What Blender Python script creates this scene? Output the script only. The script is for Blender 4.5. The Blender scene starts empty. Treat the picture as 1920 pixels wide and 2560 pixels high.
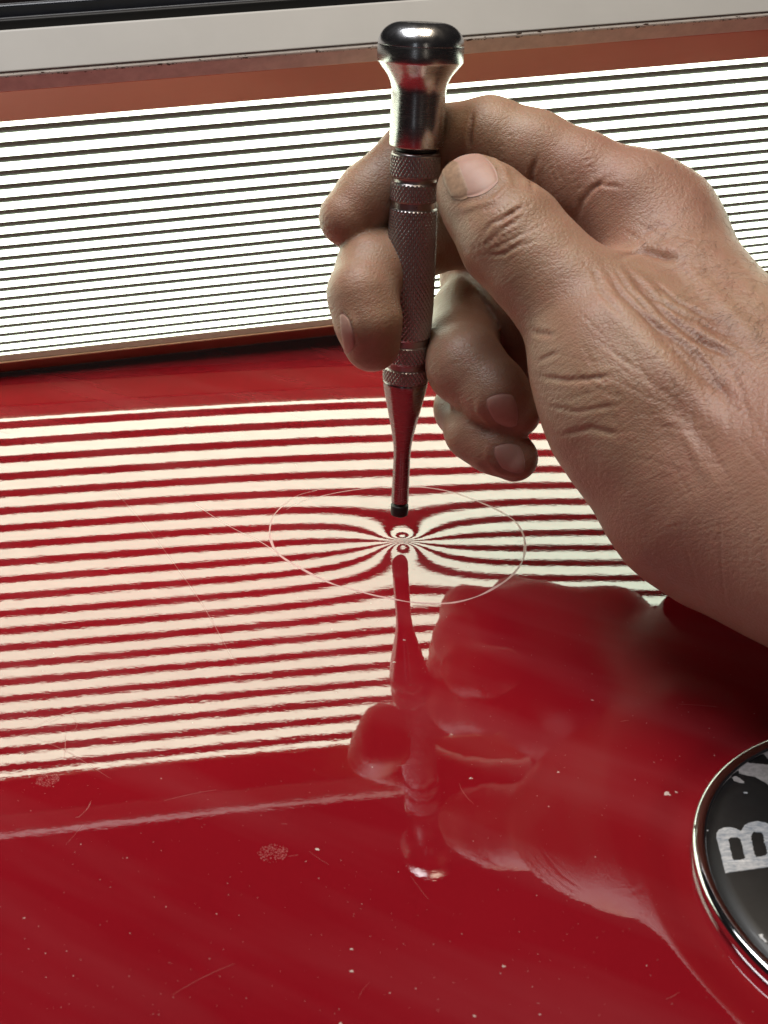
import bpy, math, random
import numpy as np
from mathutils import Vector, Matrix
random.seed(7); rng = np.random.default_rng(7)
SC = bpy.context.scene; COL = SC.collection
MM = 0.001                      # everything below is written in millimetres

# ------------------------------------------------------------------ camera
CAM_F = 2832.43                 # focal length in photograph pixels (1920 x 2560)
CAM_C = np.array([0., -284., 169.27])
CAM_R = np.array([0.99986937, 0.01210267, -0.01071336])
CAM_U = np.array([0.00337025, 0.49214385, 0.87050737])
CAM_D = np.array([-0.01580798, 0.87042975, -0.49203877])
cd = bpy.data.cameras.new('camera'); cam = bpy.data.objects.new('camera', cd); COL.objects.link(cam)
cd.sensor_fit = 'VERTICAL'; cd.sensor_height = 36; cd.sensor_width = 27
cd.lens = CAM_F / 2560 * 36
m = Matrix.Identity(4)
for i in range(3):
    m[i][0] = CAM_R[i]; m[i][1] = CAM_U[i]; m[i][2] = -CAM_D[i]; m[i][3] = CAM_C[i] * MM
cam.matrix_world = m
cd.clip_start = 0.01; cd.clip_end = 50
cd.dof.use_dof = True; cd.dof.focus_distance = 0.318; cd.dof.aperture_fstop = 42
SC.camera = cam
SC.render.resolution_x = 768; SC.render.resolution_y = 1024

# ------------------------------------------------------------------ world, lamps, exposure
W = bpy.data.worlds.new('World'); SC.world = W; W.use_nodes = True
bg = W.node_tree.nodes['Background']; bg.inputs[0].default_value = (0.85, 0.75, 0.80, 1); bg.inputs[1].default_value = 0.012
SC.view_settings.view_transform = 'Standard'; SC.view_settings.look = 'None'
SC.view_settings.exposure = 0; SC.view_settings.gamma = 1
def area(name, loc, target, sx, sy, power, color):
    l = bpy.data.lights.new(name, 'AREA'); l.shape = 'RECTANGLE'; l.size = sx; l.size_y = sy
    l.energy = power; l.color = color
    o = bpy.data.objects.new(name, l); COL.objects.link(o)
    o.location = loc; d = Vector(target) - Vector(loc)
    o.rotation_euler = d.to_track_quat('-Z', 'Y').to_euler(); return o
def tube(name, a, b, width, power, color):         # a long ceiling tube from a to b, facing the car
    a = Vector(a); b = Vector(b); o = area(name, (a + b) / 2, (0, 0, 0), width, (b - a).length, power, color)
    y = (b - a).normalized(); z = ((a + b) / 2 - Vector((0, 0, .05))); z = (z - y * (z @ y)).normalized(); x = y.cross(z)
    o.rotation_euler = Matrix((x, y, z)).transposed().to_euler(); return o
tube('ceiling_tube_cool', (-0.34, -0.36, 1.15), (-0.26, 0.36, 1.15), .36, 10.0, (0.95, 0.95, 0.97))
tube('ceiling_tube_warm', (0.18, -0.36, 1.2), (0.12, 0.36, 1.2), .28, 7.6, (1.0, 0.84, 0.64))
area('window_light', (-0.55, -1.9, 0.45), (0, 0, 0.08), 0.10, 0.9, 0.3, (0.85, 0.92, 1.0))
area('work_lamp', (0.45, -1.9, 0.5), (0, 0, 0.08), 0.07, 0.8, 0.25, (1.0, 0.90, 0.76))

# ------------------------------------------------------------------ helpers
def at(px, py, Y):
    d = (px - 960) / CAM_F * CAM_R + (1280 - py) / CAM_F * CAM_U + CAM_D
    return CAM_C + (Y - CAM_C[1]) / d[1] * d
def atz(px, py, Z):
    d = (px - 960) / CAM_F * CAM_R + (1280 - py) / CAM_F * CAM_U + CAM_D
    return CAM_C + (Z - CAM_C[2]) / d[2] * d
def depth(P): return float((np.asarray(P) - CAM_C) @ CAM_D)

def mesh_obj(name, V, F, mat=None, parent=None, smooth=False):
    me = bpy.data.meshes.new(name)
    V = np.asarray(V, float) * MM
    if isinstance(F, np.ndarray):
        n = F.shape[1]
        me.vertices.add(len(V)); me.vertices.foreach_set('co', V.ravel())
        me.loops.add(F.size); me.loops.foreach_set('vertex_index', F.ravel().astype(np.int32))
        me.polygons.add(len(F)); me.polygons.foreach_set('loop_start', np.arange(0, F.size, n, dtype=np.int32))
        me.update(calc_edges=True)
    else:
        me.from_pydata([tuple(v) for v in V], [], [tuple(f) for f in F]); me.update()
    me.validate()
    if smooth: me.polygons.foreach_set('use_smooth', np.ones(len(me.polygons), bool))
    if mat: me.materials.append(mat)
    o = bpy.data.objects.new(name, me); COL.objects.link(o)
    if parent: o.parent = parent
    return o
def empty(name, label, cat, loc=(0, 0, 0), group=None):
    o = bpy.data.objects.new(name, None); COL.objects.link(o); o.empty_display_size = 0.01
    o['label'] = label; o['category'] = cat
    if group: o['group'] = group
    return o
def grid_faces(nu, nv, wrap=False):
    i = np.arange(nu if wrap else nu - 1); j = np.arange(nv - 1)
    I, J = np.meshgrid(i, j, indexing='ij'); I2 = (I + 1) % nu
    return np.stack([I * nv + J, I2 * nv + J, I2 * nv + J + 1, I * nv + J + 1], -1).reshape(-1, 4)

# material helpers
def mat(name):
    m = bpy.data.materials.new(name); m.use_nodes = True
    nt = m.node_tree; return m, nt, nt.nodes['Principled BSDF']
def N(nt, t, **k):
    n = nt.nodes.new(t)
    for a, b in k.items():
        if a.startswith('i_'): n.inputs[a[2:].replace('_', ' ')].default_value = b
        else: setattr(n, a, b)
    return n
def coords(nt, scale):
    tc = N(nt, 'ShaderNodeTexCoord'); mp = N(nt, 'ShaderNodeMapping'); mp.inputs['Scale'].default_value = scale
    nt.links.new(tc.outputs['Object'], mp.inputs[0]); return mp.outputs[0]
def noise(nt, vec, scale, detail=4, rough=.5):
    n = N(nt, 'ShaderNodeTexNoise'); n.inputs['Scale'].default_value = scale; n.inputs['Detail'].default_value = detail
    n.inputs['Roughness'].default_value = rough; nt.links.new(vec, n.inputs['Vector']); return n.outputs['Fac']
def ramp(nt, fac, stops):
    r = N(nt, 'ShaderNodeValToRGB'); e = r.color_ramp.elements
    while len(e) < len(stops): e.new(.5)
    for el, (p, c) in zip(e, stops): el.position = p; el.color = (*c, 1) if len(c) == 3 else c
    nt.links.new(fac, r.inputs[0]); return r.outputs[0]
def maprange(nt, fac, a, b, c, d):
    r = N(nt, 'ShaderNodeMapRange'); nt.links.new(fac, r.inputs[0])
    for i, v in enumerate((a, b, c, d)): r.inputs[i + 1].default_value = v
    return r.outputs[0]
def mix(nt, fac, a, b, blend='MIX'):
    n = N(nt, 'ShaderNodeMix', data_type='RGBA', blend_type=blend)
    for s, v in ((0, fac), (6, a), (7, b)):
        if isinstance(v, (int, float)): n.inputs[s].default_value = v
        elif isinstance(v, tuple): n.inputs[s].default_value = (*v, 1)
        else: nt.links.new(v, n.inputs[s])
    return n.outputs[2]
def bump(nt, h, strength, dist, normal=None):
    b = N(nt, 'ShaderNodeBump'); b.inputs['Strength'].default_value = strength; b.inputs['Distance'].default_value = dist
    nt.links.new(h, b.inputs['Height'])
    if normal: nt.links.new(normal, b.inputs['Normal'])
    return b.outputs[0]

# --- red clear-coated paint
RED, nt, b = mat('red_paint')
v = coords(nt, (1, 1, 1))
big = noise(nt, v, 14, 3); fine = noise(nt, v, 2500, 2)
c = mix(nt, maprange(nt, big, .3, .7, 0, 1), (0.21, 0.0045, 0.010), (0.235, 0.0055, 0.012))
c0 = c
b.inputs['Roughness'].default_value = .55; b.inputs['Specular IOR Level'].default_value = 0
b.inputs['Coat Weight'].default_value = 1; b.inputs['Coat IOR'].default_value = 2.08
# worn lacquer: streaked clouding makes the gloss vary a little, fine scratches raise ragged relief
vs = coords(nt, (260, 620, 300)); st = noise(nt, vs, 1, 3, .6)
rot = N(nt, 'ShaderNodeMapping'); rot.inputs['Rotation'].default_value = (0, 0, math.radians(28)); nt.links.new(coords(nt, (1, 1, 1)), rot.inputs[0])
rs = N(nt, 'ShaderNodeMapping'); rs.inputs['Scale'].default_value = (8, 60, 1); nt.links.new(rot.outputs[0], rs.inputs[0])
smear = noise(nt, rs.outputs[0], 1, 3)
# wiped haze: a thin pale film left in broad diagonal wipes
nt.links.new(mix(nt, maprange(nt, smear, .45, .8, 0, .22), c0, (.30, .09, .10)), b.inputs['Base Color'])
nt.links.new(maprange(nt, smear, .42, .75, .0, .006), b.inputs['Coat Roughness'])
b1 = bump(nt, st, .30, 0.000013)
b2 = bump(nt, noise(nt, coords(nt, (1, 1, 1)), 1400, 2, .6), .16, 0.000006, b1)
nt.links.new(b2, b.inputs['Coat Normal'])

def metal(name, col, rough, brushed=None, var=.06):
    m, nt, b = mat(name); b.inputs['Base Color'].default_value = (*col, 1); b.inputs['Metallic'].default_value = 1
    v = coords(nt, brushed or (600, 600, 600)); n = noise(nt, v, 1, 4, .6)
    nt.links.new(maprange(nt, n, .3, .7, max(.02, rough - var), rough + var), b.inputs['Roughness'])
    nt.links.new(bump(nt, n, .06, 0.000004), b.inputs['Normal'])
    return m
STEEL = metal('polished_steel', (.50, .49, .48), .25, (300, 300, 6000), .05)
DOME = metal('mirror_steel', (.66, .66, .67), .22, None, .03)
GRIPM = metal('knurled_steel', (.44, .40, .39), .33)
TAPER = metal('turned_steel', (.36, .33, .33), .24, (300, 300, 7000), .05)
CHROME = metal('chrome', (.75, .75, .76), .06, None, .02)
ALU = metal('brushed_aluminium', (.42, .235, .165), .33, (5, 700, 700), .05)
def plain(name, col, rough, noise_amt=.0, scale=400, coat=0):
    m, nt, b = mat(name); v = coords(nt, (1, 1, 1)); n = noise(nt, v, scale, 4, .6)
    d = tuple(x * (1 - noise_amt) for x in col)
    nt.links.new(mix(nt, maprange(nt, n, .35, .65, 0, 1), d, col), b.inputs['Base Color'])
    b.inputs['Roughness'].default_value = rough; b.inputs['Coat Weight'].default_value = coat; b.inputs['Coat Roughness'].default_value = .05
    return m
RUBBER = plain('black_rubber', (.012, .012, .012), .45, .3)
BACKING = plain('lamp_backing', (.075, .088, .075), .6, .2)
def emit(name, col, s):
    m, nt, b = mat(name); b.inputs['Base Color'].default_value = (.7, .72, .68, 1); b.inputs['Roughness'].default_value = .4
    b.inputs['Emission Color'].default_value = (*col, 1)
    n = noise(nt, coords(nt, (60, 700, 700)), 1, 3)
    nt.links.new(maprange(nt, n, .3, .7, s * .94, s * 1.04), b.inputs['Emission Strength']); return m

HOUSE = plain('lamp_housing_paint', (.45, .45, .435), .5, .05, 60)
LIP = plain('lamp_lip_paint', (.70, .66, .62), .55, .18, 300)

# ------------------------------------------------------------------ car panel
DC = atz(1006, 1352, 0)[:2]                      # centre of the dent
PC = [-0.006076725, -1.3609088e-4, -7.8430675e-5, 4.3988004e-5, -4.4054997e-7, 5.7102206e-8, -2.8606257e-7, 5.6825320e-7]
def crown(x, y):                                 # gentle double curvature, carried on straight outside the middle
    xc = np.clip(x, -150, 105); yc = np.clip(y, -95, 145); a = PC
    f = a[0] * yc + a[1] * xc * yc + a[2] * xc ** 2 + a[3] * yc ** 2 + a[4] * xc * xc * yc + a[5] * xc * yc * yc + a[6] * xc ** 3 + a[7] * yc ** 3
    fx = a[1] * yc + 2 * a[2] * xc + 2 * a[4] * xc * yc + a[5] * yc * yc + 3 * a[6] * xc ** 2
    fy = a[0] + a[1] * xc + 2 * a[3] * yc + a[4] * xc * xc + 2 * a[5] * xc * yc + 3 * a[7] * yc ** 2
    return f + fx * (x - xc) + fy * (y - yc)
def base_h(x, y):
    r2 = (x - DC[0]) ** 2 + (y - DC[1]) ** 2      # plus the high spot left by the repair
    return crown(x, y) - .258 * np.log(1 + r2 / (1 + r2 / 38. ** 2) / 2.8 ** 2)
RZ = float(base_h(50., -128.)) + 2.6              # height of the badge rim
_s = (CAM_C[2] - RZ) / (CAM_C[2] - 3)
EC = np.array([98.27 * _s, -284 + 154.94 * _s]); ER = 41.87 * _s
def panel_h(x, y):
    h = base_h(x, y)
    re = np.hypot(x - EC[0], y - EC[1])
    t = np.clip((ER + 10.0 - re) / 7., 0, 1); h = h - 1.0 * t * t * (3 - 2 * t)
    return h
def axis(lo, hi, pts, base):
    # coordinates with extra density around the given points
    xs = [lo]; 
    while xs[-1] < hi:
        x = xs[-1]; s = base
        for c0, w, f in pts:
            s = min(s, f + max(0, abs(x - c0) - w) * .05)
        xs.append(x + s)
    return np.array(xs)
gx = axis(-330, 330, [(DC[0], 11, .22), (EC[0] - 49, 8, .6), (60, 12, .8)], 3.)
gy = axis(-300, 420, [(DC[1], 11, .22), (EC[1], 50, .7)], 3.)
X, Y = np.meshgrid(gx, gy, indexing='ij')
panel = mesh_obj('car_panel', np.stack([X, Y, panel_h(X, Y)], -1).reshape(-1, 3), grid_faces(len(gx), len(gy)), RED, None, True)
panel['kind'] = 'structure'

# ------------------------------------------------------------------ lamp with lit strips
LA = np.array([-150., 114., 12.6]); LU = np.array([1, .195, .0406]); LU /= np.linalg.norm(LU)
LW = np.array([13.85, -91.41, 98.29]); LW -= LU * (LW @ LU); LH = np.linalg.norm(LW); LW /= LH
LN = np.cross(LW, LU); LN /= np.linalg.norm(LN)
if LN[1] > 0: LN = -LN                           # faces the panel and the camera
LX0, LX1 = -170., 420.
def lbox(name, u0, u1, w0, w1, n0, n1, mat_, parent, bev=.6, seg=2):
    import bmesh
    bm = bmesh.new(); vs = []
    for n in (n0, n1):
        for (u, w) in ((u0, w0), (u1, w0), (u1, w1), (u0, w1)):
            vs.append(bm.verts.new(tuple((LA + LU * u + LW * w + LN * n) * MM)))
    for f in ((0, 1, 2, 3), (7, 6, 5, 4), (0, 4, 5, 1), (1, 5, 6, 2), (2, 6, 7, 3), (3, 7, 4, 0)): bm.faces.new([vs[i] for i in f])
    bmesh.ops.recalc_face_normals(bm, faces=bm.faces)
    if bev: bmesh.ops.bevel(bm, geom=list(bm.edges), offset=bev * MM, segments=seg, profile=.5, affect='EDGES')
    me = bpy.data.meshes.new(name); bm.to_mesh(me); bm.free()
    for p in me.polygons: p.use_smooth = False
    me.materials.append(mat_); o = bpy.data.objects.new(name, me); COL.objects.link(o); o.parent = parent
    return o
lamp = empty('inspection_lamp', 'leaning lamp with rows of bright white strips, brown metal frame and pale housing', 'lamp')
lbox('backing', LX0, LX1, -1, LH + .4, -6, -.35, BACKING, lamp, 0)
pitch = LH / 20.9; GAP = .455 * pitch
for k in range(22):
    w0 = max(0., (k - .6) * pitch + GAP / 2); w1 = min(LH, (k + .4) * pitch - GAP / 2)
    e_ = abs(k / 21 * 2 - 1) ** 3          # edge-lit diffuser: brighter towards both rails
    GLOW = emit('lit_strip', (.84 + .04 * e_, .98, .77), 4.3 + 1.0 * e_)
    lbox('light_strip', LX0, LX1, w0, w1, -.35, 0, GLOW, lamp, .12, 1)
def lprism(name, prof, u0, u1, mat_, parent, bev=.5):
    import bmesh
    bm = bmesh.new(); A = [bm.verts.new(tuple((LA + LU * u0 + LW * w + LN * n) * MM)) for w, n in prof]; B = [bm.verts.new(tuple((LA + LU * u1 + LW * w + LN * n) * MM)) for w, n in prof]
    k = len(prof); bm.faces.new(A); bm.faces.new(B[::-1])
    for i in range(k): bm.faces.new([A[i], B[i], B[(i + 1) % k], A[(i + 1) % k]])
    bmesh.ops.recalc_face_normals(bm, faces=bm.faces)
    bmesh.ops.bevel(bm, geom=list(bm.edges), offset=bev * MM, segments=3, profile=.5, affect='EDGES')
    me = bpy.data.meshes.new(name); bm.to_mesh(me); bm.free(); me.materials.append(mat_)
    o = bpy.data.objects.new(name, me); COL.objects.link(o); o.parent = parent; return o
U0, U1 = LX0 - 8, LX1 + 8
lprism('top_rail', [(LH + .5, .3), (LH + 13, .3), (LH + 13, -5), (LH + .5, -5)], U0, U1, ALU, lamp)
lprism('top_lip', [(LH + 13.1, -5), (LH + 13.1, .9), (LH + 18.6, .5), (LH + 19, -5)], U0, U1, LIP, lamp, .6)
lprism('housing', [(LH + 19.1, -.2), (LH + 21.0, -11.6), (LH - 32, -44), (-12, -44), (-12, -5.2), (LH + 18, -5.2)], U0, U1, HOUSE, lamp, .6)
lprism('diffuser_edge', [(-.3, -5), (-.3, -.3), (-4.2, .6), (-4.2, -5)], U0, U1, plain('frosted_edge', (.55, .55, .45), .4, .1), lamp, .2)
lprism('bottom_rail', [(-4.3, -5), (-4.3, 1.2), (-13, .8), (-13, -5)], U0, U1, ALU, lamp, .4)
lprism('bottom_trim', [(-13.1, -5), (-13.1, .2), (-16.2, -.5), (-16.2, -5)], U0, U1, plain('dark_trim', (.22, .19, .18), .4, .2), lamp, .5)

GRIME = plain('edge_grime', (.14, .11, .09), .8, .4, 900)
rg = np.random.default_rng(9); GV = []; GF = []
for k in range(420):
    u = rg.uniform(-40, 330); w_ = LH + 18.55 + abs(rg.normal(0, .35)) * rg.choice([-1, 1], p=[.75, .25]); rad = min(.5, .06 + rg.exponential(.09)); b0 = len(GV)
    c_ = LA + LU * u + LW * w_ + LN * (.55 if w_ < LH + 18.7 else .35)
    GV.append(c_ + LN * .12)
    for i in range(6):
        a = i * math.pi / 3; GV.append(c_ + rad * rg.uniform(.6, 1.4) * (LU * math.cos(a) * 1.6 + LW * math.sin(a) * .8) - LN * .05)
    GF += [(b0, b0 + 1 + i, b0 + 1 + (i + 1) % 6) for i in range(6)]
o = mesh_obj('edge_grime', GV, GF, GRIME, lamp); o['kind'] = 'stuff'

# ------------------------------------------------------------------ car body beyond the lamp
NAVY = plain('navy_trim', (.012, .016, .03), .3, .3, 90)
BLACK = plain('black_seal', (.003, .003, .003), .6, .2)
MAROON = plain('dark_cabin', (.018, .008, .010), .5, .3, 60)
TRIMG = plain('trim_grey', (.16, .17, .19), .5, .2)
win = empty('car_window', 'dark window with black seal and thin bright trim lines behind the lamp, at the top left', 'car window')
def farbox(name, ytop, z0, Yd, th, mat_, bev=.8, y1=None):
    import bmesh
    T = at(0, ytop, Yd); Z0 = z0 if y1 is None else at(0, y1, Yd)[2]
    bm = bmesh.new(); vs = []
    for k in (0, th):
        for u, z in ((-60, Z0), (330, Z0), (330, T[2]), (-60, T[2])):
            p = T + LU * u + np.array([-.19, 1, 0]) * k; p[2] = z + LU[2] * u; vs.append(bm.verts.new(tuple(p * MM)))
    for f in ((0, 1, 2, 3), (7, 6, 5, 4), (0, 4, 5, 1), (1, 5, 6, 2), (2, 6, 7, 3), (3, 7, 4, 0)): bm.faces.new([vs[i] for i in f])
    bmesh.ops.recalc_face_normals(bm, faces=bm.faces); bmesh.ops.bevel(bm, geom=list(bm.edges), offset=bev * MM, segments=3, profile=.5, affect='EDGES')
    me = bpy.data.meshes.new(name); bm.to_mesh(me); bm.free(); me.materials.append(mat_); o = bpy.data.objects.new(name, me); COL.objects.link(o); o.parent = win; return o
farbox('seal', 50, -8, 190, 8, BLACK)
farbox('trim_strip', 13, -8, 200, 6, NAVY)
farbox('trim_line', 45.5, 0, 189, .8, TRIMG, .2, 48.5)
farbox('trim_line', 10, 0, 199, .8, TRIMG, .2, 13)
farbox('cabin_panel', -120, -8, 210, 6, MAROON)

# ------------------------------------------------------------------ steel punch
TIP = np.array([-.7535, 0, 7.96]); TOP = np.array([5.0993, 7.8076, 136.2798])
TA = (TOP - TIP) / np.linalg.norm(TOP - TIP); TB = np.cross(TA, [0, 1, 0]); TB /= np.linalg.norm(TB); TC = np.cross(TA, TB)
def lathe(name, prof, mat_, parent, n=96, disp=None):
    prof = np.array(prof, float); t = prof[:, 0]; r = prof[:, 1]
    a = np.linspace(0, 2 * np.pi, n, endpoint=False)
    A, T = np.meshgrid(a, t, indexing='ij'); R = np.broadcast_to(r, A.shape).copy()
    if disp is not None: R = R + disp(A, T)
    V = TIP + TA * T[..., None] + TB * (R * np.cos(A))[..., None] + TC * (R * np.sin(A))[..., None]
    F = grid_faces(n, len(t), True)
    return mesh_obj(name, V.reshape(-1, 3), F, mat_, parent, True)
def smoothprof(pts, step=.25):
    pts = np.array(pts); out = []
    for (t0, r0), (t1, r1) in zip(pts[:-1], pts[1:]):
        n = max(1, int(abs(t1 - t0) / step + abs(r1 - r0) / step))
        for i in range(n): f = i / n; out.append((t0 + (t1 - t0) * f, r0 + (r1 - r0) * f))
    out.append(tuple(pts[-1])); return out
punch = empty('punch', 'slender steel punch with round polished knob and diamond knurled grip held upright over the dent', 'hand tool')
dome = [(130.45 - 4.9 * (1 - math.cos(a)) if a < 1.58 else 0, 4.6 + 5.75 * math.sin(a)) for a in np.linspace(0, math.pi / 2, 24)]
dome = [(130.45, 0.01), (130.5, 2.2), (130.45, 4.0)] + dome
prof = [(102.0, .01), (102.0, 6.3), (102.15, 6.62), (102.5, 6.76), (108, 6.72), (114.6, 6.66), (115.8, 6.74), (117.2, 7.08), (118.6, 7.8), (119.8, 8.75), (120.8, 9.6), (121.4, 10.1), (121.7, 10.36), (121.95, 10.45), (125.3, 10.45), (125.45, 10.38)]
lathe('neck', prof, STEEL, punch, 128)
lathe('knob', [(125.35, 10.2), (125.5, 10.36)] + dome[::-1], DOME, punch, 128)
lathe('o_ring', [(102.1, .01), (102.1, 4.9), (101.7, 5.15), (101.2, 5.15), (100.8, 4.9), (100.6, .01)], RUBBER, punch, 64)
KN = 34
def knurl(A, T):
    bands = [(41.2, 44.7), (46.7, 51.1), (53.3, 87.0), (88.9, 93.3), (95.0, 100.2)]
    mask = np.zeros_like(T)
    for a, b_ in bands: mask = np.maximum(mask, np.clip(np.minimum(T - a, b_ - T) / .3, 0, 1))
    L = 1.62                                    # axial pitch
    u = A / (2 * np.pi) * KN; w = T / L
    tri = lambda q: np.abs((q % 1) - .5) * 2
    g = np.minimum(tri(u + w), tri(u - w))      # v-grooves both ways
    return mask * (np.clip(g * 2.0, 0, 1) * .34 - .20)
gp = [(101.0, .01), (101.0, 5.3), (100.85, 5.85), (100.5, 6.12), (95.1, 6.18), (94.8, 5.75), (94.5, 5.62), (93.7, 5.62), (93.4, 5.85), (93.1, 6.0), (89.2, 6.02), (88.9, 5.72), (87.2, 5.70), (86.8, 5.95), (80, 6.2), (70, 6.38), (62, 6.38), (53.6, 6.14), (53.1, 5.8), (51.4, 5.78), (51, 6.1), (46.8, 6.14), (46.4, 5.8), (44.9, 5.8), (44.5, 6.08), (41.0, 6.16)]
lathe('grip', smoothprof(gp, .16), GRIPM, punch, KN * 10, knurl)
cone = [(41.05, .01), (41.05, 6.0), (40.8, 6.14), (40.2, 6.12), (38.5, 5.88), (36.3, 5.43), (33.5, 4.85), (30.8, 4.28), (28.3, 3.73), (26, 3.27), (24, 2.9), (22.2, 2.63), (20.3, 2.45), (18.1, 2.36), (12, 2.4), (4.5, 2.47), (4.1, 2.4), (3.9, 2.1), (3.85, .01)]
lathe('taper', smoothprof(cone, .5), TAPER, punch, 96)
lathe('tip', [(3.95, .01), (3.95, 2.0), (3.3, 2.05), (3.2, 2.45), (3.0, 2.54), (.5, 2.54), (.2, 2.45), (0, 2.2), (0, .01)], RUBBER, punch, 64)

# ------------------------------------------------------------------ hand (distance field, meshed once, then creased)
SKIN, nt, b = mat('skin')
HSEED = 1
def rc(P, a, ra, b_, rb):                       # round cone distance
    a = a.astype(np.float32); b_ = b_.astype(np.float32)
    ba = b_ - a; L2 = float(ba @ ba); pa = P - a
    h = np.clip((pa @ ba) / L2, 0, 1)
    q = pa - h[..., None] * ba
    return np.sqrt((q * q).sum(-1)) - (ra + (rb - ra) * h)
def smin(a, b_, k):
    h = np.clip(.5 + .5 * (b_ - a) / k, 0, 1)
    return b_ + (a - b_) * h - k * h * (1 - h)
def J(px, py, Yv, rpx):
    p = at(px, py, Yv); return p, rpx * depth(p) / CAM_F
thumb = [J(1182, 480, -9, 92), J(1215, 515, -12, 108), J(1280, 592, -19, 132), J(1350, 668, -25, 130), J(1425, 745, -30, 142), J(1500, 860, -38, 168), J(1590, 985, -46, 205)]
index = [J(868, 545, 10, 72), J(925, 492, 14, 82), J(1040, 392, 19, 88), J(1130, 357, 17, 90), J(1222, 350, 14, 101), J(1330, 385, 10, 103), J(1450, 448, 5, 112), J(1560, 510, 0, 125), J(1635, 575, -2, 138)]
middle = [J(930, 858, -7, 72), J(920, 800, -7, 82), J(905, 735, -4, 84), J(930, 675, 4, 88), J(1050, 600, 22, 90), J(1200, 560, 34, 98), J(1420, 610, 34, 100), J(1620, 700, 28, 115)]
ring = [J(1288, 1030, -12, 66), J(1235, 980, -11, 84), J(1165, 915, -4, 96), J(1150, 870, 8, 92), J(1175, 790, 26, 95), J(1230, 740, 34, 98), J(1420, 750, 34, 98), J(1610, 830, 32, 110)]
little = [J(1286, 1145, -15, 60), J(1235, 1110, -13, 72), J(1190, 1075, -9, 76), J(1160, 1020, 6, 72), J(1190, 950, 22, 78), J(1400, 930, 26, 80), J(1600, 980, 16, 98)]
palm = [  # (point, radius) pairs joined as a web
    (index[-1], J(1835, 930, -42, 200)), (middle[-1], J(1870, 980, -35, 210)), (ring[-1], J(1860, 1080, -38, 210)),
    (little[-1], J(1800, 1290, -48, 190)), (thumb[-1], J(1800, 1180, -58, 300)), (J(1670, 760, -20, 140), J(1840, 980, -45, 210)),
    (J(1600, 1120, -44, 150), J(1850, 1310, -56, 225)), (J(1640, 700, -14, 90), J(1560, 800, -28, 120)),
    (J(1800, 1180, -58, 300), J(2060, 1290, -75, 330)), (J(1860, 960, -45, 210), J(2080, 1180, -70, 330)), (J(2060, 1290, -75, 330), J(2500, 1500, -120, 360))]
palm += [(J(1185, 640, 38, 76), J(1420, 740, 8, 140)), (J(1190, 725, 38, 84), J(1450, 830, 12, 150)), (J(1330, 890, 34, 80), J(1500, 960, 0, 140))]
palm += [((np.array([92., -14, 24.5]), 20.), (np.array([150., -48, 30.]), 26.))]
allj = thumb + index + middle + ring + little + [q for pr in palm[:-1] for q in pr]
lo = np.min([p - r for p, r in allj], 0) - 3; hi = np.max([p + r for p, r in allj], 0) + 3
hi[0] = min(hi[0], 150)
RES = .85
gxs = [np.arange(lo[i], hi[i], RES, dtype=np.float32) for i in range(3)]
def chain(P, js, k=2.5):
    d = None
    for (a, ra), (b_, rb) in zip(js[:-1], js[1:]):
        e = rc(P, a, ra, b_, rb); d = e if d is None else smin(d, e, k)
    return d
def hand_sdf(P):
    P = P.astype(np.float32)
    pw = None
    for (a, ra), (b_, rb) in palm:
        e = rc(P, a, ra, b_, rb); pw = e if pw is None else smin(pw, e, 9.)
    D = pw
    for js, kb in ((thumb, 16.), (index, 12.), (middle, 10.), (ring, 10.), (little, 10.)):
        c_ = chain(P, js)
        root = js[-1][0].astype(np.float32)
        dist = np.sqrt(((P - root) ** 2).sum(-1))
        k = np.clip(kb * (1 - (dist - 22) / 26), 1.0, kb)
        D = smin(D, c_, k)
    return D
def surface_nets(F, gx_, gy_, gz_):
    s = F < 0; nx, ny, nz = F.shape
    inside = sum(s[i:nx - 1 + i, j:ny - 1 + j, k:nz - 1 + k].astype(np.int8) for i in (0, 1) for j in (0, 1) for k in (0, 1))
    cell = (inside > 0) & (inside < 8)
    idx = -np.ones(cell.shape, np.int32); ci = np.argwhere(cell); idx[cell] = np.arange(len(ci))
    acc = np.zeros((len(ci), 3)); cnt = np.zeros(len(ci))
    offs = [(i, j, k) for i in (0, 1) for j in (0, 1) for k in (0, 1)]
    for a in offs:
        for ax in range(3):
            if a[ax]: continue
            c2 = list(a); c2[ax] = 1
            fa = F[ci[:, 0] + a[0], ci[:, 1] + a[1], ci[:, 2] + a[2]]; fb = F[ci[:, 0] + c2[0], ci[:, 1] + c2[1], ci[:, 2] + c2[2]]
            mk = (fa < 0) != (fb < 0); t = np.where(mk, fa / np.where(mk, fa - fb, 1), 0)
            p = ci + np.array(a); p = p.astype(float); p[:, ax] += t
            acc[mk] += p[mk]; cnt[mk] += 1
    V = acc / cnt[:, None]
    o = np.array([gx_[0], gy_[0], gz_[0]]); V = o + V * (gx_[1] - gx_[0])
    faces = []
    for ax in range(3):
        b1_, b2_ = [(1, 2), (2, 0), (0, 1)][ax]
        sl = [slice(1, n - 1) for n in F.shape]; sl[ax] = slice(0, F.shape[ax] - 1)
        sl2 = list(sl); sl2[ax] = slice(1, F.shape[ax])
        A = s[tuple(sl)]; B = s[tuple(sl2)]
        e = np.argwhere(A != B); base = e + np.array([0 if i == ax else 1 for i in range(3)])
        fl = A[tuple(e.T)]
        def ix(d1, d2):
            q = base.copy(); q[:, b1_] -= d1; q[:, b2_] -= d2; return idx[q[:, 0], q[:, 1], q[:, 2]]
        f = np.stack([ix(0, 0), ix(1, 0), ix(1, 1), ix(0, 1)], -1)
        f[~fl] = f[~fl][:, ::-1]; faces.append(f)
    return V, np.concatenate(faces)
Fv = np.empty([len(g) for g in gxs], np.float32)
Yg, Zg = np.meshgrid(gxs[1], gxs[2], indexing='ij')
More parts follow.
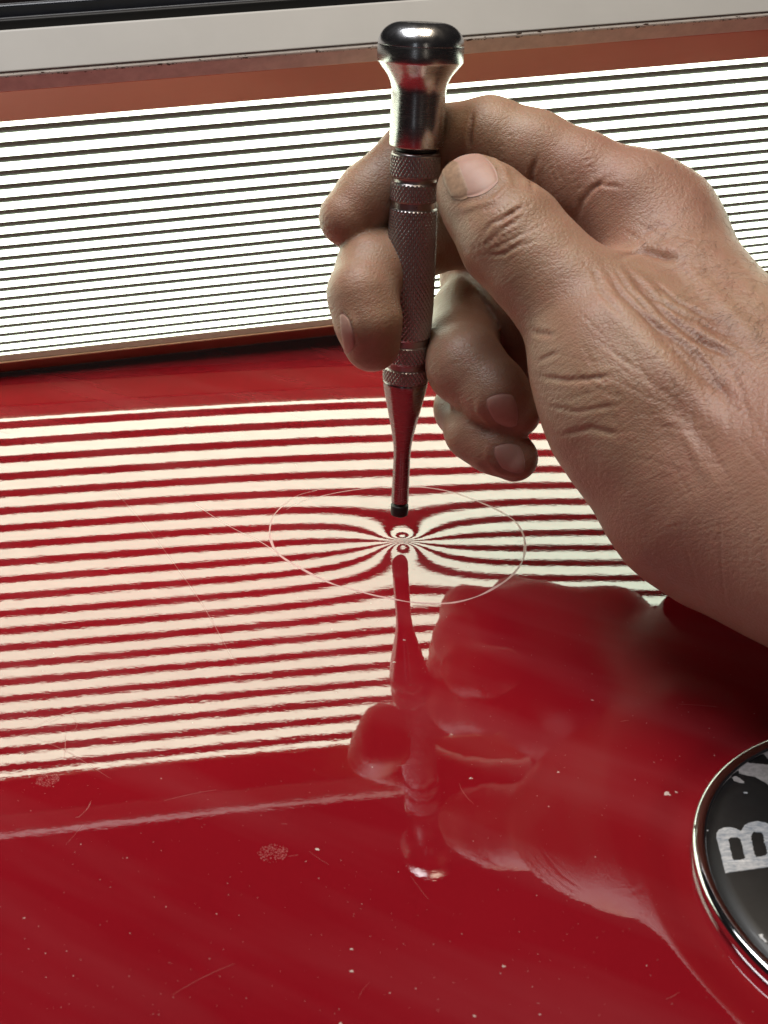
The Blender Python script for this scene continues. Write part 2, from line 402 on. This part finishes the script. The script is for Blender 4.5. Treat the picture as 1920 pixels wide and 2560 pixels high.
# coarse pass first, fine only near the skin
cs = 6
cg = [g[::cs] for g in gxs]
for i0 in range(0, len(gxs[0]), cs):
    Pc = np.stack(np.meshgrid(gxs[0][i0:i0 + 1] + RES * cs / 2, cg[1] + RES * cs / 2, cg[2] + RES * cs / 2, indexing='ij'), -1)
    dc = hand_sdf(Pc)[0]
    near = np.abs(dc) < RES * cs * 1.35 + 2
    full = np.repeat(np.repeat(dc, cs, 0), cs, 1)[:len(gxs[1]), :len(gxs[2])]
    nm = np.repeat(np.repeat(near, cs, 0), cs, 1)[:len(gxs[1]), :len(gxs[2])]
    ys, zs = np.nonzero(nm)
    for i in range(i0, min(i0 + cs, len(gxs[0]))):
        Fv[i] = full
        P = np.stack([np.full(len(ys), gxs[0][i], np.float32), gxs[1][ys], gxs[2][zs]], -1)
        Fv[i][ys, zs] = hand_sdf(P)
HV, HF = surface_nets(Fv, *gxs)
print('hand', len(HV), 'lowest', HV[:, 2].min(), 'bounds', lo, hi)
hand = mesh_obj('hand', HV, HF, SKIN, None, True)
md = hand.modifiers.new('s', 'SMOOTH'); md.factor = .5; md.iterations = 4
md = hand.modifiers.new('d', 'SUBSURF'); md.levels = 1; md.render_levels = 1
dg = bpy.context.evaluated_depsgraph_get(); me2 = bpy.data.meshes.new_from_object(hand.evaluated_get(dg))
hand.modifiers.clear(); hand.data = me2
nv = len(me2.vertices); HV = np.empty(nv * 3); me2.vertices.foreach_get('co', HV); HV = HV.reshape(-1, 3) / MM
HN = np.empty(nv * 3); me2.vertices.foreach_get('normal', HN); HN = HN.reshape(-1, 3)
hand['label'] = 'bare hand and wrist coming from the right, gripping the punch between thumb and curled fingers'; hand['category'] = 'hand'

def hit(px, py):                                # where a sight line meets the skin
    d = (px - 960) / CAM_F * CAM_R + (1280 - py) / CAM_F * CAM_U + CAM_D; d = d / np.linalg.norm(d)
    t = 150.
    for _ in range(90):
        s = float(hand_sdf((CAM_C + d * t)[None])[0])
        if abs(s) < .02: break
        t += s * .8
        if t > 450: return None
    return CAM_C + d * t
def polyline(px, step=7):
    out = []
    for (x0, y0), (x1, y1) in zip(px[:-1], px[1:]):
        n = max(1, int(math.hypot(x1 - x0, y1 - y0) / step))
        for i in range(n): out.append((x0 + (x1 - x0) * i / n, y0 + (y1 - y0) * i / n))
    out.append(px[-1]); pts = [hit(*q) for q in out]; return np.array([q for q in pts if q is not None])
CREASES = [  # photograph points, width mm, depth mm
    ([(1182, 282), (1175, 330), (1172, 372)], .7, .8), ([(1341, 394), (1328, 436), (1330, 478)], .8, .7),
    ([(1443, 548), (1454, 504), (1485, 467), (1522, 442)], .8, .55), ([(1470, 480), (1500, 462), (1560, 470)], .6, .35),
    ([(1545, 645), (1575, 632), (1610, 628), (1658, 643), (1700, 655)], 1.3, 1.1), ([(1600, 590), (1640, 565), (1680, 570)], 1.0, .25),
    ([(1202, 592), (1228, 558), (1270, 536), (1323, 509)], .7, .42), ([(1212, 612), (1250, 580), (1296, 545)], .6, .32),
    ([(1222, 628), (1270, 605), (1312, 580)], .6, .32), ([(1210, 640), (1262, 634), (1318, 600)], .55, .35),
    ([(1240, 560), (1262, 548), (1290, 520)], .5, .4),
    ([(1506, 651), (1553, 735), (1627, 803), (1705, 860), (1800, 960)], 1.1, .7), ([(1553, 650), (1600, 720), (1670, 790), (1740, 845), (1850, 900)], 1.1, .8),
    ([(1530, 660), (1570, 725), (1640, 790)], .7, .5), ([(1580, 680), (1640, 745), (1730, 800)], .8, .6), ([(1620, 690), (1690, 750), (1790, 800)], .8, .5),
    ([(1600, 760), (1660, 850), (1740, 930), (1850, 1010)], 1.2, .5), ([(1480, 660), (1500, 730), (1560, 800)], .7, .3),
    ([(1336, 939), (1417, 951), (1543, 940)], .7, .45), ([(1328, 830), (1386, 838)], .8, .4), ([(1340, 905), (1395, 880)], .7, .35),
    ([(1390, 1090), (1480, 1070), (1560, 1090)], .8, .35), ([(1350, 1010), (1440, 1030), (1560, 1010)], .6, .25)]
def add_line(disp, pts, w, dep, fade=True):
    lo_ = pts.min(0) - 4 * w; hi_ = pts.max(0) + 4 * w
    sel = np.nonzero(np.all((HV > lo_) & (HV < hi_), 1))[0]
    for s in range(0, len(sel), 20000):
        q = sel[s:s + 20000]; dd = ((HV[q][:, None] - pts[None]) ** 2).sum(-1); j = dd.argmin(1); d2 = dd.min(1)
        e = np.clip(np.minimum(j, len(pts) - 1 - j) / (len(pts) * .2), .15, 1) if fade else 1
        disp[q] -= dep * e * (np.exp(-d2 / (w * w)) - .35 * np.exp(-d2 / (w * w * 5)))
disp = np.zeros(nv)
for line in ([(1215, 376), (1262, 420), (1272, 462), (1235, 500), (1160, 522), (1120, 520)], [(1198, 978), (1195, 1030), (1228, 1068), (1300, 1085)], [(1218, 1102), (1218, 1150), (1246, 1182), (1316, 1198)], [(876, 775), (898, 860), (870, 905)]):
    add_line(disp, polyline(line), 1.0, -.45)           # raised fold round each nail
for line, w, dep in CREASES:
    pts = polyline(line)
    if len(pts) > 1: add_line(disp, pts, w, dep * 1.25)
rw = np.random.default_rng(21)
def wrinkles(n, x0, y0, x1, y1, ang, L, w, dep, jit=.18):      # fine skin folds in a patch of the photograph's hand
    for _ in range(n):
        px, py = rw.uniform(x0, x1), rw.uniform(y0, y1); a = math.radians(ang) + rw.normal(0, jit); l = L * rw.uniform(.5, 1.4); bend = rw.normal(0, .12)
        line = [(px + l * t * math.cos(a + bend * t), py + l * t * math.sin(a + bend * t)) for t in np.linspace(-.5, .5, 5)]
        pts = polyline(line, 12)
        if len(pts) > 2: add_line(disp, pts, w * rw.uniform(.8, 1.3), dep * rw.uniform(.4, 1.2))
wrinkles(46, 1480, 680, 1900, 1050, 48, 150, .55, .22)
wrinkles(26, 1560, 700, 1900, 900, 20, 90, .45, .16)
wrinkles(30, 1350, 880, 1800, 1350, 0, 130, .5, .14)
wrinkles(22, 1700, 1000, 1920, 1500, 75, 180, .55, .16)
wrinkles(16, 1190, 520, 1340, 640, -38, 90, .45, .22)
wrinkles(16, 1380, 380, 1660, 520, 62, 60, .5, .16)
wrinkles(14, 1560, 560, 1800, 700, 15, 90, .5, .2)
wrinkles(6, 1225, 270, 1300, 420, 95, 60, .45, .14)
wrinkles(5, 820, 620, 940, 720, 15, 60, .45, .15)
wrinkles(5, 1100, 860, 1180, 960, -10, 60, .45, .15)
for line, w, dep in (([(1500, 720), (1570, 810), (1650, 900), (1760, 1020), (1860, 1120)], 3.2, -1.0), ([(1690, 640), (1790, 740), (1890, 850)], 2.4, -.7), ([(1640, 1010), (1720, 1100), (1800, 1230)], 1.6, -.45), ([(1720, 800), (1800, 850), (1900, 930)], 1.3, -.4)):
    add_line(disp, polyline(line, 10), w, dep)          # tendons and veins
for x_, y_, r_, a_ in ((1700, 620, 5, .7), (1560, 450, 4, .4), (1270, 600, 4, .35), (1640, 960, 7, .6), (1780, 820, 6, -.5), (1480, 780, 5, .35), (1550, 1150, 8, .7)):
    p_ = hit(x_, y_)
    if p_ is not None: disp += a_ * np.exp(-((HV - p_) ** 2).sum(1) / (r_ * r_))
HV2 = HV + HN * disp[:, None]
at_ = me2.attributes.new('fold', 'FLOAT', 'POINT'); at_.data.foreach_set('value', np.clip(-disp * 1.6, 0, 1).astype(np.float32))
me2.vertices.foreach_set('co', (HV2 * MM).ravel()); me2.update()

# skin shader
v = coords(nt, (1, 1, 1))
n1 = noise(nt, v, 45, 4, .6); n2 = noise(nt, v, 260, 4, .6); n3 = noise(nt, v, 12, 2)
c = mix(nt, maprange(nt, n1, .35, .65, 0, 1), (.31, .18, .115), (.41, .275, .185))
c = mix(nt, maprange(nt, n2, .45, .7, 0, .45), c, (.42, .215, .155))
c = mix(nt, maprange(nt, n3, .45, .6, 0, .6), c, (.35, .165, .125))
n4 = noise(nt, v, 700, 3, .6); c = mix(nt, maprange(nt, n4, .60, .72, 0, .4), c, (.28, .13, .08))
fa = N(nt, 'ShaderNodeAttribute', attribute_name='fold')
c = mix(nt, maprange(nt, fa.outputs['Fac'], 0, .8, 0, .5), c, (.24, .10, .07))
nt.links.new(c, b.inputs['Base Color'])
b.inputs['Roughness'].default_value = .42; b.inputs['Specular IOR Level'].default_value = .5
b.inputs['Subsurface Weight'].default_value = .5; b.inputs['Subsurface Radius'].default_value = (1, .35, .2); b.inputs['Subsurface Scale'].default_value = .0035
vo = N(nt, 'ShaderNodeTexVoronoi', feature='DISTANCE_TO_EDGE'); vo.inputs['Scale'].default_value = 1
wa = N(nt, 'ShaderNodeMapping'); wa.inputs['Scale'].default_value = (900, 900, 1500); wa.inputs['Rotation'].default_value = (.3, .6, .5)
nt.links.new(coords(nt, (1, 1, 1)), wa.inputs[0]); nt.links.new(wa.outputs[0], vo.inputs['Vector'])
h1 = bump(nt, maprange(nt, vo.outputs['Distance'], 0, .2, 0, 1), .4, .0001)
dm = N(nt, 'ShaderNodeMapping'); dm.inputs['Rotation'].default_value = (0, math.radians(48), math.radians(20)); nt.links.new(coords(nt, (1, 1, 1)), dm.inputs[0])
ds = N(nt, 'ShaderNodeMapping'); ds.inputs['Scale'].default_value = (160, 1100, 1500); nt.links.new(dm.outputs[0], ds.inputs[0])
h15 = bump(nt, noise(nt, ds.outputs[0], 1, 4, .6), .5, .0004, h1)
h2 = bump(nt, noise(nt, coords(nt, (420, 420, 600)), 1, 5, .65), .18, .0003, h15)
nt.links.new(h2, b.inputs['Normal'])

# nails
NAIL, nt, b = mat('nail'); n = noise(nt, coords(nt, (500, 500, 500)), 1, 3)
nt.links.new(mix(nt, n, (.42, .245, .195), (.49, .31, .255)), b.inputs['Base Color']); b.inputs['Roughness'].default_value = .5
b.inputs['Subsurface Weight'].default_value = .2; b.inputs['Subsurface Scale'].default_value = .001
NAILD = plain('worn_nail_edge', (.42, .27, .18), .45, .3, 900)
def nail(px, mat_, lift=.35, name='nail', parent=None, n=18):
    # px: four corner points (curved sides come from the skin below)
    q = np.array(px, float); V = []
    for i in range(n):
        for j in range(n):
            u, w = i / (n - 1), j / (n - 1)
            # round the corners of the patch
            uu = u * 2 - 1; ww = w * 2 - 1
            su = uu * math.sqrt(max(0, 1 - ww * ww * .38)); sw = ww * math.sqrt(max(0, 1 - uu * uu * .38))
            u2, w2 = (su + 1) / 2, (sw + 1) / 2
            p = (1 - u2) * (1 - w2) * q[0] + u2 * (1 - w2) * q[1] + u2 * w2 * q[2] + (1 - u2) * w2 * q[3]
            h = hit(*p); V.append(h if h is not None else V[-1])
    V = np.array(V); e = .5
    G = np.stack([hand_sdf(V + np.eye(3)[a] * e) - hand_sdf(V - np.eye(3)[a] * e) for a in range(3)], -1); G /= np.linalg.norm(G, axis=1, keepdims=True)
    I, Jj = np.meshgrid(np.linspace(-1, 1, n), np.linspace(-1, 1, n), indexing='ij'); ed = np.maximum(abs(I), abs(Jj)).ravel()
    top = V + G * (lift * (1 - .9 * ed ** 6))[:, None] + G * (.1 * (ed < .99))[:, None]; bot = V - G * .5
    F = grid_faces(n, n); F2 = F[:, ::-1] + n * n
    ring_ = [i * n for i in range(n)] + [(n - 1) * n + j for j in range(1, n)] + [i * n + n - 1 for i in range(n - 2, -1, -1)] + [j for j in range(n - 2, 0, -1)]
    side = np.array([[a, b_, b_ + n * n, a + n * n] for a, b_ in zip(ring_, ring_[1:] + ring_[:1])])
    return mesh_obj(name, np.concatenate([top, bot]), np.concatenate([F, F2, side]), mat_, parent, True)
nail([(1096, 425), (1150, 388), (1188, 492), (1128, 505)], NAILD, .45, 'nail_edge', hand)
tn = nail([(1105, 408), (1205, 372), (1262, 458), (1160, 508)], NAIL, .4, 'nail', hand)
nail([(1205, 990), (1288, 975), (1300, 1075), (1235, 1060)], NAIL, .3, 'nail', hand)
nail([(1225, 1110), (1305, 1105), (1318, 1190), (1250, 1175)], NAIL, .3, 'nail', hand)
nail([(846, 772), (874, 792), (890, 862), (862, 902)], NAIL, .35, 'nail', hand)

# ------------------------------------------------------------------ round badge
badge = empty('badge', 'round chrome rimmed car badge with worn black enamel and silver letters at the lower right', 'badge')
def ring_lathe(name, cx, cy, prof, mat_, parent, n=256):
    prof = np.array(prof, float); a = np.linspace(0, 2 * np.pi, n, endpoint=False)
    A, R = np.meshgrid(a, prof[:, 0], indexing='ij'); Z = np.broadcast_to(prof[:, 1], A.shape)
    return mesh_obj(name, np.stack([cx + R * np.cos(A), cy + R * np.sin(A), Z], -1).reshape(-1, 3), grid_faces(n, len(prof), True), mat_, parent, True)
BZ = RZ - 4.2; print('rim', RZ, EC, ER, float(panel_h(EC[0] - ER, EC[1])))
rim = [(ER - .8, BZ + .2), (ER - .3, BZ + .6), (ER + .1, BZ + 1.6), (ER + .25, BZ + 2.8)] + [(ER - 1.2 + 1.45 * math.cos(a), BZ + 3.2 + 1.1 * math.sin(a)) for a in np.linspace(0, math.pi, 16)] + [(ER - 2.8, BZ + 2.9)]
ring_lathe('rim', EC[0], EC[1], rim, CHROME, badge)
ENAMEL = plain('black_enamel', (.006, .0065, .007), .42, .5, 700, .1)
FZ = BZ + 3.35
ring_lathe('enamel', EC[0], EC[1], [(.01, FZ + 1.0), (10, FZ + .95), (20, FZ + .8), (30, FZ + .5), (36, FZ + .25), (ER - 2.6, FZ - .1), (ER - 2.4, FZ - .5)], ENAMEL, badge)


def bz(q, z=FZ + .12): return atz(1500 + q[0] / 2.571, 1700 + q[1] / 2.571, z)[:2]
SILVER, nt, b = mat('scuffed_silver'); v = coords(nt, (500, 1300, 500)); n = noise(nt, v, 1, 5, .75)
nt.links.new(mix(nt, maprange(nt, n, .42, .62, 0, 1), (.55, .57, .60), (.26, .30, .36)), b.inputs['Base Color']); b.inputs['Metallic'].default_value = .35; b.inputs['Roughness'].default_value = .45
WORN = plain('bare_worn_metal', (.33, .31, .31), .55, .35, 900)
def sheet(name, loops, z, mat_, parent, th=.12):
    cu = bpy.data.curves.new(name, 'CURVE'); cu.dimensions = '2D'; cu.fill_mode = 'BOTH'; cu.extrude = th / 2 * MM
    for L in loops:
        sp = cu.splines.new('POLY'); sp.points.add(len(L) - 1)
        for p_, q in zip(sp.points, L): p_.co = (q[0] * MM, q[1] * MM, 0, 1)
        sp.use_cyclic_u = True
    t_ = bpy.data.objects.new(name, cu); COL.objects.link(t_)
    me = bpy.data.meshes.new_from_object(t_.evaluated_get(bpy.context.evaluated_depsgraph_get()))
    bpy.data.objects.remove(t_); me.transform(Matrix.Translation((0, 0, z * MM)))
    for v_ in me.vertices: v_.co.z += float(np.interp(math.hypot(v_.co.x / MM - EC[0], v_.co.y / MM - EC[1]), [0, 10, 20, 30, 36, ER - 2.6], [1, .95, .8, .5, .25, -.1])) * MM; me.materials.clear(); me.materials.append(mat_)
    o = bpy.data.objects.new(name, me); COL.objects.link(o); o.parent = parent; return o
def rough_loop(pts, amp=.06, step=.25, seed=0):
    r = np.random.default_rng(seed); out = []
    for a, c_ in zip(pts, pts[1:] + pts[:1]):
        a = np.array(a); c_ = np.array(c_); n_ = max(1, int(np.linalg.norm(c_ - a) / step))
        for i in range(n_): out.append(a + (c_ - a) * i / n_ + r.normal(0, amp, 2))
    return out
outer = [(805, 1245), (775, 1120), (748, 1015), (750, 985), (765, 965), (795, 953), (835, 953), (870, 962), (905, 980), (925, 945), (960, 926), (1010, 918), (1060, 928), (1105, 955), (1132, 1000), (1150, 1080), (1168, 1205)]
ho1 = [(822, 1030), (835, 1020), (880, 1018), (900, 1030), (915, 1080), (930, 1150), (920, 1160), (862, 1166), (850, 1155)]
ho2 = [(967, 1005), (985, 990), (1030, 990), (1045, 1005), (1058, 1060), (1075, 1130), (1062, 1142), (1000, 1148), (990, 1135)]
LET = [rough_loop([bz(q) for q in outer], .03, .3, 1), rough_loop([bz(q) for q in ho1], .06, .25, 2), rough_loop([bz(q) for q in ho2], .07, .25, 3)]
sheet('letter', LET, FZ + .07, SILVER, badge)
bits = [[(890, 575), (908, 543), (950, 530), (1080, 548), (1230, 590), (1200, 740), (1080, 682), (1040, 655), (1000, 630), (940, 615), (895, 600)],
        [(848, 627), (868, 614), (902, 635), (928, 655), (925, 668), (900, 665), (865, 648)], [(1050, 468), (1080, 455), (1170, 450), (1170, 550), (1085, 512)],
        [(690, 775), (705, 768), (718, 780), (700, 786)], [(675, 955), (690, 958), (700, 966), (680, 975)], [(755, 640), (772, 622), (776, 630), (760, 650)], [(920, 728), (945, 728), (948, 736), (925, 738)],
        [(1015, 1640), (1045, 1636), (1050, 1660), (1075, 1690), (1060, 1688), (1035, 1662)], [(700, 742), (716, 738), (720, 744), (704, 748)], [(1020, 425), (1040, 414), (1046, 420), (1028, 432)], [(890, 482), (930, 470), (934, 476), (896, 490)]]
for k, L in enumerate(bits):
    sheet('worn_patch', [rough_loop([bz(q) for q in L], .08 if k < 3 else .03, .25, 10 + k)], FZ + .07 + (.05 if k > 2 else 0), WORN if k < 3 else SILVER, badge, .1)

# ------------------------------------------------------------------ marks on the paint
def lift(x, y, d=.03): return np.array([x, y, float(panel_h(np.array(x), np.array(y))) + d])
def ground(px, py):
    z = 0.
    for _ in range(8): p = atz(px, py, z); z = float(panel_h(p[0], p[1]))
    return p[:2]
def ribbons(name, lines, mat_, parent):
    V = []; F = []
    for pts, w in lines:
        pts = np.array(pts); n_ = len(pts); b0 = len(V)
        t = np.gradient(pts, axis=0); t /= np.linalg.norm(t, axis=1, keepdims=True) + 1e-9; nn = np.stack([-t[:, 1], t[:, 0]], 1)
        for i in range(n_):
            ww = w * (1 + .45 * math.sin(i * .37 + n_) * math.sin(i * .11 + 1)) * (.25 + .75 * min(1, 6 * min(i, n_ - 1 - i) / n_))
            for sgn, dz in ((-.5, .004), (0, .035), (.5, .004)): q = pts[i] + nn[i] * ww * sgn; V.append(lift(q[0], q[1], dz))
        for i in range(n_ - 1):
            a = b0 + i * 3; F += [(a, a + 3, a + 4, a + 1), (a + 1, a + 4, a + 5, a + 2)]
    return mesh_obj(name, V, F, mat_, parent, True)
def spline(px, n_per=8):
    P = [np.array(q, float) for q in px]; P = [2 * P[0] - P[1]] + P + [2 * P[-1] - P[-2]]; out = []
    for i in range(1, len(P) - 2):
        for k in range(n_per):
            t = k / n_per; a, b_, c_, d = P[i - 1:i + 3]
            out.append(.5 * (2 * b_ + (c_ - a) * t + (2 * a - 5 * b_ + 4 * c_ - d) * t * t + (3 * b_ - a - 3 * c_ + d) * t ** 3))
    return out + [P[-2]]
MARK = plain('pale_marker', (.55, .30, .30), .5, .15, 500)
k5 = lambda L: [ground(*(600 + x / 2.074, 1180 + y / 2.074)) for x, y in L]
circ = spline(k5([(240, 195), (330, 150), (480, 112), (650, 86), (830, 78), (960, 80), (1100, 105), (1240, 155), (1350, 205), (1430, 260), (1470, 330), (1477, 400), (1460, 470), (1400, 545), (1320, 600), (1230, 645), (1120, 675), (1010, 682), (890, 675), (800, 660), (700, 640), (590, 610), (480, 580), (350, 520), (230, 450), (180, 400), (157, 340), (155, 290), (175, 225), (240, 160), (310, 118), (400, 95)]))
circ2 = spline(k5([(-230, 170), (-100, 255), (0, 310), (100, 358), (180, 410), (270, 470), (380, 530), (460, 572)]))
ribbons('marker_line', [(circ, .6)], MARK, panel)
ribbons('marker_line', [(circ2, .22)], MARK, panel)
SCR = plain('scratch_paint', (.42, .14, .13), .5, .2, 500)
r = np.random.default_rng(5); lines = []
kc = lambda L: [ground(x / 1.508, 900 + y / 1.508) for x, y in L]
for L in ([(440, 500), (560, 640), (680, 800), (780, 950), (890, 1150)], [(180, 1370), (260, 1340), (290, 1370), (278, 1400)], [(245, 1380), (246, 1450), (243, 1500)], [(345, 1660), (330, 1690), (300, 1720), (285, 1725)], [(120, 1420), (260, 1480), (420, 1580)], [(60, 1420), (200, 1350), (330, 1300)]):
    lines.append((spline(kc(L)), .09))
for k in range(36):
    px, py = r.uniform(-20, 1900), r.uniform(1300, 2540) if r.random() < .75 else r.uniform(1050, 1400)
    p = ground(px, py); a = r.uniform(0, np.pi); Ls = r.gamma(2, 2.2); cv = r.normal(0, .012)
    lines.append(([p + Ls * (t - .5) * np.array([math.cos(a + cv * t * 9), math.sin(a + cv * t * 9)]) for t in np.linspace(0, 1, 7)], r.uniform(.015, .035)))
o = ribbons('fine_scratches', lines, SCR, panel); o['kind'] = 'stuff'
FLK = plain('pale_fleck', (.58, .42, .40), .6, .2, 500)
def flakes(name, items, mat_, parent, seed=3, h=.06):
    r = np.random.default_rng(seed); V = []; F = []
    for x, y, rad, asp in items:
        k = r.integers(5, 8); a0 = r.uniform(0, 7); b0 = len(V); ang = r.uniform(0, np.pi)
        V.append(lift(x, y, min(h, rad * .3)))
        for i in range(k):
            a = a0 + 2 * np.pi * i / k; q = rad * r.uniform(.6, 1.2) * np.array([math.cos(a), math.sin(a) * asp])
            q = np.array([q[0] * math.cos(ang) - q[1] * math.sin(ang), q[0] * math.sin(ang) + q[1] * math.cos(ang)]); V.append(lift(x + q[0], y + q[1], .003))
        F += [(b0, b0 + 1 + i, b0 + 1 + (i + 1) % k) for i in range(k)]
    return mesh_obj(name, V, F, mat_, parent)
items = []
for k in range(950):
    px, py = r.uniform(-20, 1940), 1100 + 1440 * r.random() ** .8
    p = ground(px, py); items.append((p[0], p[1], min(.22, .035 + r.exponential(.024)), r.uniform(.4, 1)))
o = flakes('dust', items, FLK, None); o['kind'] = 'stuff'; o['label'] = 'tiny pale dust specks scattered over the glossy red paint'; o['category'] = 'dust'
CHIP = plain('paint_chip', (.62, .50, .46), .6, .25, 900)
for px, py, rad in ((1665, 1983, .85), (792, 2123, .45), (878, 2428, .35), (878, 2373, .3), (1258, 2415, .35), (1176, 1945, .4), (985, 1655, .45), (55, 1885, .4), (1185, 2540, .3), (1690, 1980, .3), (1010, 1600, .35), (850, 2560, .35), (60, 2295, .2), (1480, 1750, .3), (1395, 1930, .3)):
    p = ground(px, py); flakes('paint_chip', [(p[0], p[1], rad, .6), (p[0] + rad * .8, p[1] - rad * .3, rad * .55, .7)], CHIP, panel, int(px), .08)
DULL = plain('dull_spot', (.36, .09, .09), .7, .3, 900)
for px, py, rx, ry in ((682, 2133, 3.1, 2.4), (118, 1950, 2.6, 2.0)):
    p = ground(px, py); it = []
    for k in range(230):
        a = r.uniform(0, 7); q = math.sqrt(r.random()); it.append((p[0] + rx * q * math.cos(a), p[1] + ry * q * math.sin(a), r.uniform(.06, .16), r.uniform(.5, 1)))
    flakes('dull_spot', it, DULL, panel, int(px), .03)

# ------------------------------------------------------------------ hairs on the back of the hand
HAIR = plain('hair_brown', (.10, .055, .03), .5, .2)
r = np.random.default_rng(11); V = []; F = []
def hair(p, g, d, L):
    global V, F
    pts = [p + d * L * t + g * L * (.45 * t - .35 * t * t) + r.normal(0, .02, 3) for t in np.linspace(0, 1, 5)]
    s1 = np.cross(d, g); s1 /= np.linalg.norm(s1) + 1e-9; b0 = len(V)
    for i, q in enumerate(pts):
        w = .036 * (1 - i / 4.6)
        for a in range(3): V.append(q + w * (s1 * math.cos(a * 2.094) + g * math.sin(a * 2.094)))
    for i in range(4):
        for a in range(3): F.append((b0 + i * 3 + a, b0 + i * 3 + (a + 1) % 3, b0 + i * 3 + 3 + (a + 1) % 3, b0 + i * 3 + 3 + a))
dvec = lambda ax_, ay: ax_ * CAM_R + ay * CAM_U
sel = np.nonzero((HV2[:, 0] > 42) & (HN @ np.array([.45, -.1, .8]) > .35) & (HV2[:, 1] > -70) & (HV2[:, 0] < 120))[0]
pxs = CAM_F * ((HV2[sel] - CAM_C) @ CAM_R) / ((HV2[sel] - CAM_C) @ CAM_D) + 960; pys = 1280 - CAM_F * ((HV2[sel] - CAM_C) @ CAM_U) / ((HV2[sel] - CAM_C) @ CAM_D)
wt = np.clip((pxs - 1580) / 280, 0, 1) * np.clip((1350 - pys) / 300, 0, 1); wt[(pxs > 1960)] = 0; wt /= wt.sum()
for i in r.choice(sel, 850, replace=False, p=wt):
    g = HN[i]; d = dvec(-.45, -.75) + r.normal(0, .22, 3); d -= g * (d @ g); d /= np.linalg.norm(d); hair(HV2[i] + g * -.1, g, d, r.uniform(3.0, 6.5))
o = mesh_obj('hair', V, F, HAIR, hand); o['kind'] = 'stuff'
